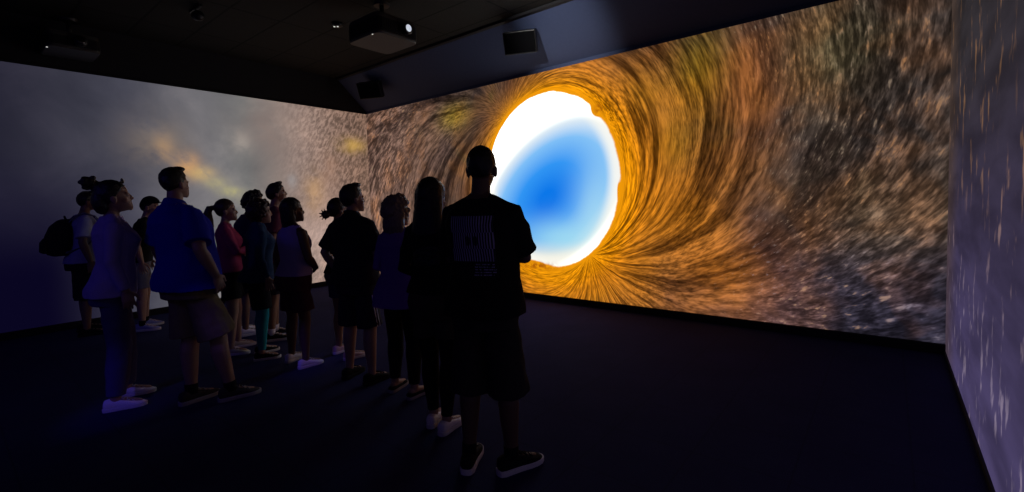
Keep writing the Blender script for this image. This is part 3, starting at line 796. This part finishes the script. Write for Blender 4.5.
PEOPLE = [
    dict(h=1.812, sex='m', rot=16, feet=((6.54, -3.88), (6.76, -3.77)), fyaw=(14, -36), hyaw=16, hpitch=4, hair='buzz', hairc=(24, 21, 20), skin=SK['brown'], arms=('crossed_low', 'crossed'), voxel=.0045, shoulder=.96, armr=.98,
         top_wear=dict(mat=cloth('black_cotton', (22, 21, 25)), hem=.865, ease=.026, flare=.03, loose=True, sleeve='short', slen=.86, sflare=.012, wrinkle=.02, trim=[('print', stripe_print)]),
         bottom_wear=dict(mat=cloth('charcoal_twill', (46, 43, 42)), hem=.43, rad=.112, ease=.026, wrinkle=.018), shoes=dict(mat=blk, sole=wsole, lace=blk), sock=blk,
         label='man nearest the camera in a black t-shirt with a striped print on the back'),
    dict(h=1.67, sex='f', rot=19, feet=((5.98, -3.65), (6.13, -3.67)), hair='long', hscale=1.08, hairc=(30, 24, 22), skin=SK['light'], arms=('clasp', 'clasp'), hyaw=-4, hpitch=3,
         top_wear=dict(mat=cloth('black_knit', (24, 22, 28)), hem=.97, ease=.022, flare=.02, loose=True, sleeve='long'),
         bottom_wear=dict(mat=cloth('olive_cotton', (66, 60, 50)), hem=.66, rad=.098, ease=.016), under=('leggings', cloth('black_spandex', (20, 19, 23)), 0), shoes=dict(mat=white, sole=wsole),
         label='woman with long straight dark hair and a black top beside the striped print'),
    dict(h=1.57, sex='f', rot=12, feet=((5.28, -3.44), (5.52, -3.44)), hair='wavy', hairc=(150, 132, 118), skin=SK['light'], arms=('clasp', 'clasp'), hyaw=-8, hpitch=3, girth=1.05,
         top_wear=dict(name='tunic', mat=cloth('purple_knit', (128, 88, 176)), hem=.80, ease=.026, flare=.03, loose=True, sleeve='long'),
         bottom_wear=dict(name='leggings', mat=cloth('black_spandex', (20, 19, 23)), hem=.12, ease=.006, wrinkle=.004), shoes=dict(mat=blk, sole=greysole, style='flat'),
         label='woman with shoulder length wavy hair in a long purple tunic and black leggings'),
    dict(h=1.69, sex='m', rot=12, feet=((4.70, -3.49), (4.99, -3.46)), hair='short', hairc=(58, 52, 52), skin=SK['light'], arms=('pocket', 'clasp'), hyaw=-18, hpitch=6, girth=1.08,
         top_wear=dict(name='polo_shirt', mat=cloth('dark_pique', (38, 36, 46)), hem=.875, ease=.024, flare=.025, loose=True, sleeve='short', slen=.85, sflare=.014, collar=True),
         bottom_wear=dict(mat=cloth('dark_canvas', (44, 42, 54)), hem=.50, rad=.108, ease=.02, stripes=white), shoes=dict(mat=blk, sole=dsole),
         label='man in a dark collared shirt and dark shorts with white side stripes and black shoes'),
    dict(h=1.59, sex='f', rot=0, feet=((3.99, -3.17), (4.27, -3.21)), hair='lowbun', hairc=(52, 38, 32), skin=SK['tan'], arms=('down', 'clasp'), hyaw=-6, hpitch=5,
         top_wear=dict(mat=cloth('dark_cotton', (44, 36, 50)), hem=.93, ease=.015, flare=.012, sleeve='short'),
         bottom_wear=dict(mat=cloth('blue_denim', (52, 56, 104)), hem=.66, rad=.094), shoes=dict(mat=cloth('pink_mesh', (206, 176, 178)), sole=wsole),
         label='woman with a low messy bun and pale pink sneakers behind the dark collared shirt'),
    dict(h=1.60, sex='f', rot=8, feet=((3.83, -3.58), (4.12, -3.59)), hair='bob', hairc=(30, 24, 24), skin=SK['brown'], arms=('down', 'clasp'), hyaw=-16, hpitch=8, girth=1.12, armr=1.2, top=(.03, 0),
         top_wear=dict(name='tank_top', mat=cloth('lilac_jersey', (166, 150, 200)), hem=.95, ease=.012, flare=.014, sleeve='none', wrinkle=.008),
         bottom_wear=dict(mat=cloth('plum_cotton', (74, 42, 58)), hem=.58, rad=.108, ease=.014), shoes=dict(mat=white, sole=wsole),
         label='woman in a sleeveless lilac top and plum shorts with bright white sneakers'),
    dict(h=1.80, sex='m', rot=-18, feet=((2.77, -3.26), (2.94, -3.38)), hair='short', hairc=(34, 28, 26), skin=SK['tan'], arms=('down', 'down'), hpitch=15, hyaw=0, top=(.06, .08),
         top_wear=dict(mat=cloth('maroon_cotton', (104, 52, 70)), hem=.87, ease=.022, flare=.025, loose=True, sleeve='short', slen=.8, sflare=.012),
         bottom_wear=dict(mat=cloth('dark_twill', (40, 37, 42)), hem=.52, rad=.105, ease=.02), shoes=dict(mat=blk, sole=wsole), sock=white,
         label='tall man in a maroon t-shirt looking up behind the shorter women'),
    dict(h=1.59, sex='f', rot=-14, feet=((3.31, -3.64), (3.54, -3.74)), hair='curly', hairc=(58, 42, 34), skin=SK['light'], arms=('down', 'down'), hpitch=6, girth=1.05, top=(.07, .02),
         top_wear=dict(name='jacket', mat=cloth('dark_teal_nylon', (34, 58, 92)), hem=.86, ease=.028, flare=.02, loose=True, sleeve='long', collar=True),
         bottom_wear=dict(name='skirt', mat=cloth('black_wool', (24, 22, 28)), hem=.56, rad=.098, ease=.02), under=('leggings', cloth('teal_spandex', (34, 140, 150)), 0), shoes=dict(mat=blk, sole=wsole),
         label='woman with short curly hair in a dark teal jacket and bright teal leggings'),
    dict(h=1.72, sex='m', rot=-2, feet=((2.22, -3.42), (2.44, -3.46)), hair='afro', hairc=(28, 23, 22), skin=SK['mid'], arms=('clasp', 'clasp'), hpitch=4, top=(.06, .14),
         top_wear=dict(mat=cloth('dark_purple_cotton', (52, 40, 72)), hem=.88, ease=.02, flare=.02, loose=True, sleeve='short'),
         bottom_wear=dict(mat=cloth('dark_twill', (40, 37, 42)), hem=.52, rad=.10), shoes=dict(mat=white, sole=wsole),
         label='person with dark frizzy hair mostly hidden behind the teal jacket'),
    dict(h=1.62, sex='f', rot=-22, feet=((2.86, -3.70), (3.10, -3.86)), hair='pony', hairc=(84, 62, 46), skin=SK['light'], arms=('crossed_low', 'crossed'), hpitch=4, top=(-.02, 0),
         top_wear=dict(name='long_sleeve_top', mat=cloth('rose_jersey', (168, 62, 98)), hem=.93, ease=.018, flare=.014, sleeve='long'),
         bottom_wear=dict(mat=cloth('black_cotton', (22, 21, 25)), hem=.62, rad=.098), shoes=dict(mat=cloth('cream_canvas', (196, 186, 160)), sole=wsole),
         label='woman with a ponytail and a rose long sleeve top standing with folded arms'),
    dict(h=1.85, sex='m', rot=13, feet=((4.13, -4.52), (4.33, -4.31)), fyaw=(-4, -24), hair='short', hairc=(38, 31, 28), skin=SK['light'], arms=('down', 'pocket'), hyaw=10, hpitch=2, weight=.15, girth=1.16, belly=.03, shoulder=1.10, armr=1.08, legr=1.08, top=(-.16, -.01),
         top_wear=dict(name='polo_shirt', mat=cloth('royal_blue_pique', (28, 32, 165)), hem=.86, ease=.03, flare=.03, loose=True, sleeve='short', slen=.82, sflare=.018, collar=True, trim=[('placket', placket)]),
         bottom_wear=dict(mat=cloth('khaki_twill', (124, 108, 80)), hem=.50, rad=.125, ease=.028, wrinkle=.018), shoes=dict(mat=cloth('grey_mesh', (62, 58, 60)), sole=greysole), sock=blk,
         label='big man in a royal blue polo shirt and khaki shorts standing near the left'),
    dict(h=1.70, sex='m', rot=-22, feet=((.74, -4.03), (1.03, -4.13)), hair='cap', hairc=(28, 24, 22), skin=SK['light'], arms=('down', 'down'), hpitch=2, hyaw=-6, top=(.08, .10), girth=.94,
         top_wear=dict(mat=cloth('black_cotton', (22, 21, 25)), hem=.90, ease=.02, flare=.02, loose=True, sleeve='short', slen=.8, sflare=.012),
         bottom_wear=dict(mat=cloth('grey_jersey', (104, 102, 116)), hem=.55, rad=.104, ease=.018), shoes=dict(mat=cloth('blue_mesh', (136, 140, 200)), sole=wsole), sock=blk,
         label='person in a black cap and grey shorts standing by the left wall screen'),
    dict(h=1.79, sex='m', rot=-4, feet=((.34, -4.56), (.68, -4.60)), hair='short', hairc=(24, 20, 20), skin=SK['mid'], arms=('down', 'down'), hpitch=2, top=(.0, .08),
         top_wear=dict(mat=cloth('pale_blue_cotton', (168, 170, 206)), hem=.88, ease=.02, flare=.02, loose=True, sleeve='short', slen=.8, sflare=.012),
         bottom_wear=dict(mat=cloth('dark_twill', (40, 37, 42)), hem=.44, rad=.118, ease=.03), shoes=dict(mat=blk, sole=dsole), key='pack',
         label='person in a pale blue t-shirt wearing a dark backpack at the far left'),
    dict(h=1.765, sex='f', rot=-8, feet=((3.54, -4.80), (3.80, -4.92)), top=(.0, .04), hscale=1.1, fyaw=(-6, -12), hair='bun', hairc=(44, 33, 30), skin=SK['light'], arms=('down', 'down'), hpitch=14, sunglasses=True, girth=1.04,
         top_wear=dict(name='long_sleeve_top', mat=cloth('lilac_cotton', (160, 144, 196)), hem=.86, ease=.024, flare=.012, loose=True, sleeve='long', wrinkle=.018),
         bottom_wear=dict(name='trousers', mat=cloth('dusk_linen', (80, 72, 112)), hem=.11, ease=.016), shoes=dict(mat=white, sole=wsole),
         label='woman with a topknot and sunglasses on her head in a loose lilac top'),
]
for P in PEOPLE:
    root, warp, hw = person(P)
    if P.get('key') == 'pack':
        # backpack worn by this person: a thing of its own
        bp = empty('backpack', 'dark rounded backpack worn by the person in the pale blue t-shirt', 'backpack', root.location, root.rotation_euler.z)
        navy = cloth('dark_pack_nylon', (26, 25, 38)); strap_m = cloth('grey_strap', (92, 90, 128))
        def bring(z, a, y0, d): return sup(0, y0, z, a, .035, 28, 2.6, d)
        G().loft([bring(.98, .11, -.155, .10), bring(1.0, .15, -.155, .155), bring(1.10, .168, -.15, .20), bring(1.22, .165, -.15, .20), bring(1.33, .15, -.15, .165), bring(1.40, .11, -.15, .11), bring(1.42, .06, -.155, .06)]).map(warp).obj('pack', navy, bp, voxel=.008, smooth=5, wrinkle=.012)
        G().loft([bring(1.02, .10, -.33, .02), bring(1.04, .12, -.335, .045), bring(1.15, .12, -.335, .05), bring(1.20, .10, -.335, .02)]).map(warp).obj('front_pocket', navy, bp, voxel=.008, smooth=4)
        G().tube([(-.04, -.17, 1.40), (-.03, -.19, 1.45), (.03, -.19, 1.45), (.04, -.17, 1.40)], [.009] * 4, 10).map(warp).obj('carry_loop', navy, bp)
        for s in (-1, 1):
            G().tube([(s * .10, -.16, 1.37), (s * .115, -.10, 1.452), (s * .118, -.02, 1.478), (s * .125, .07, 1.445), (s * .135, .132, 1.36), (s * .15, .12, 1.22), (s * .185, .02, 1.08), (s * .15, -.14, 1.02)], [.024] * 8, 12, flat=(.3, 1)).map(warp).obj('shoulder_strap', strap_m, bp)
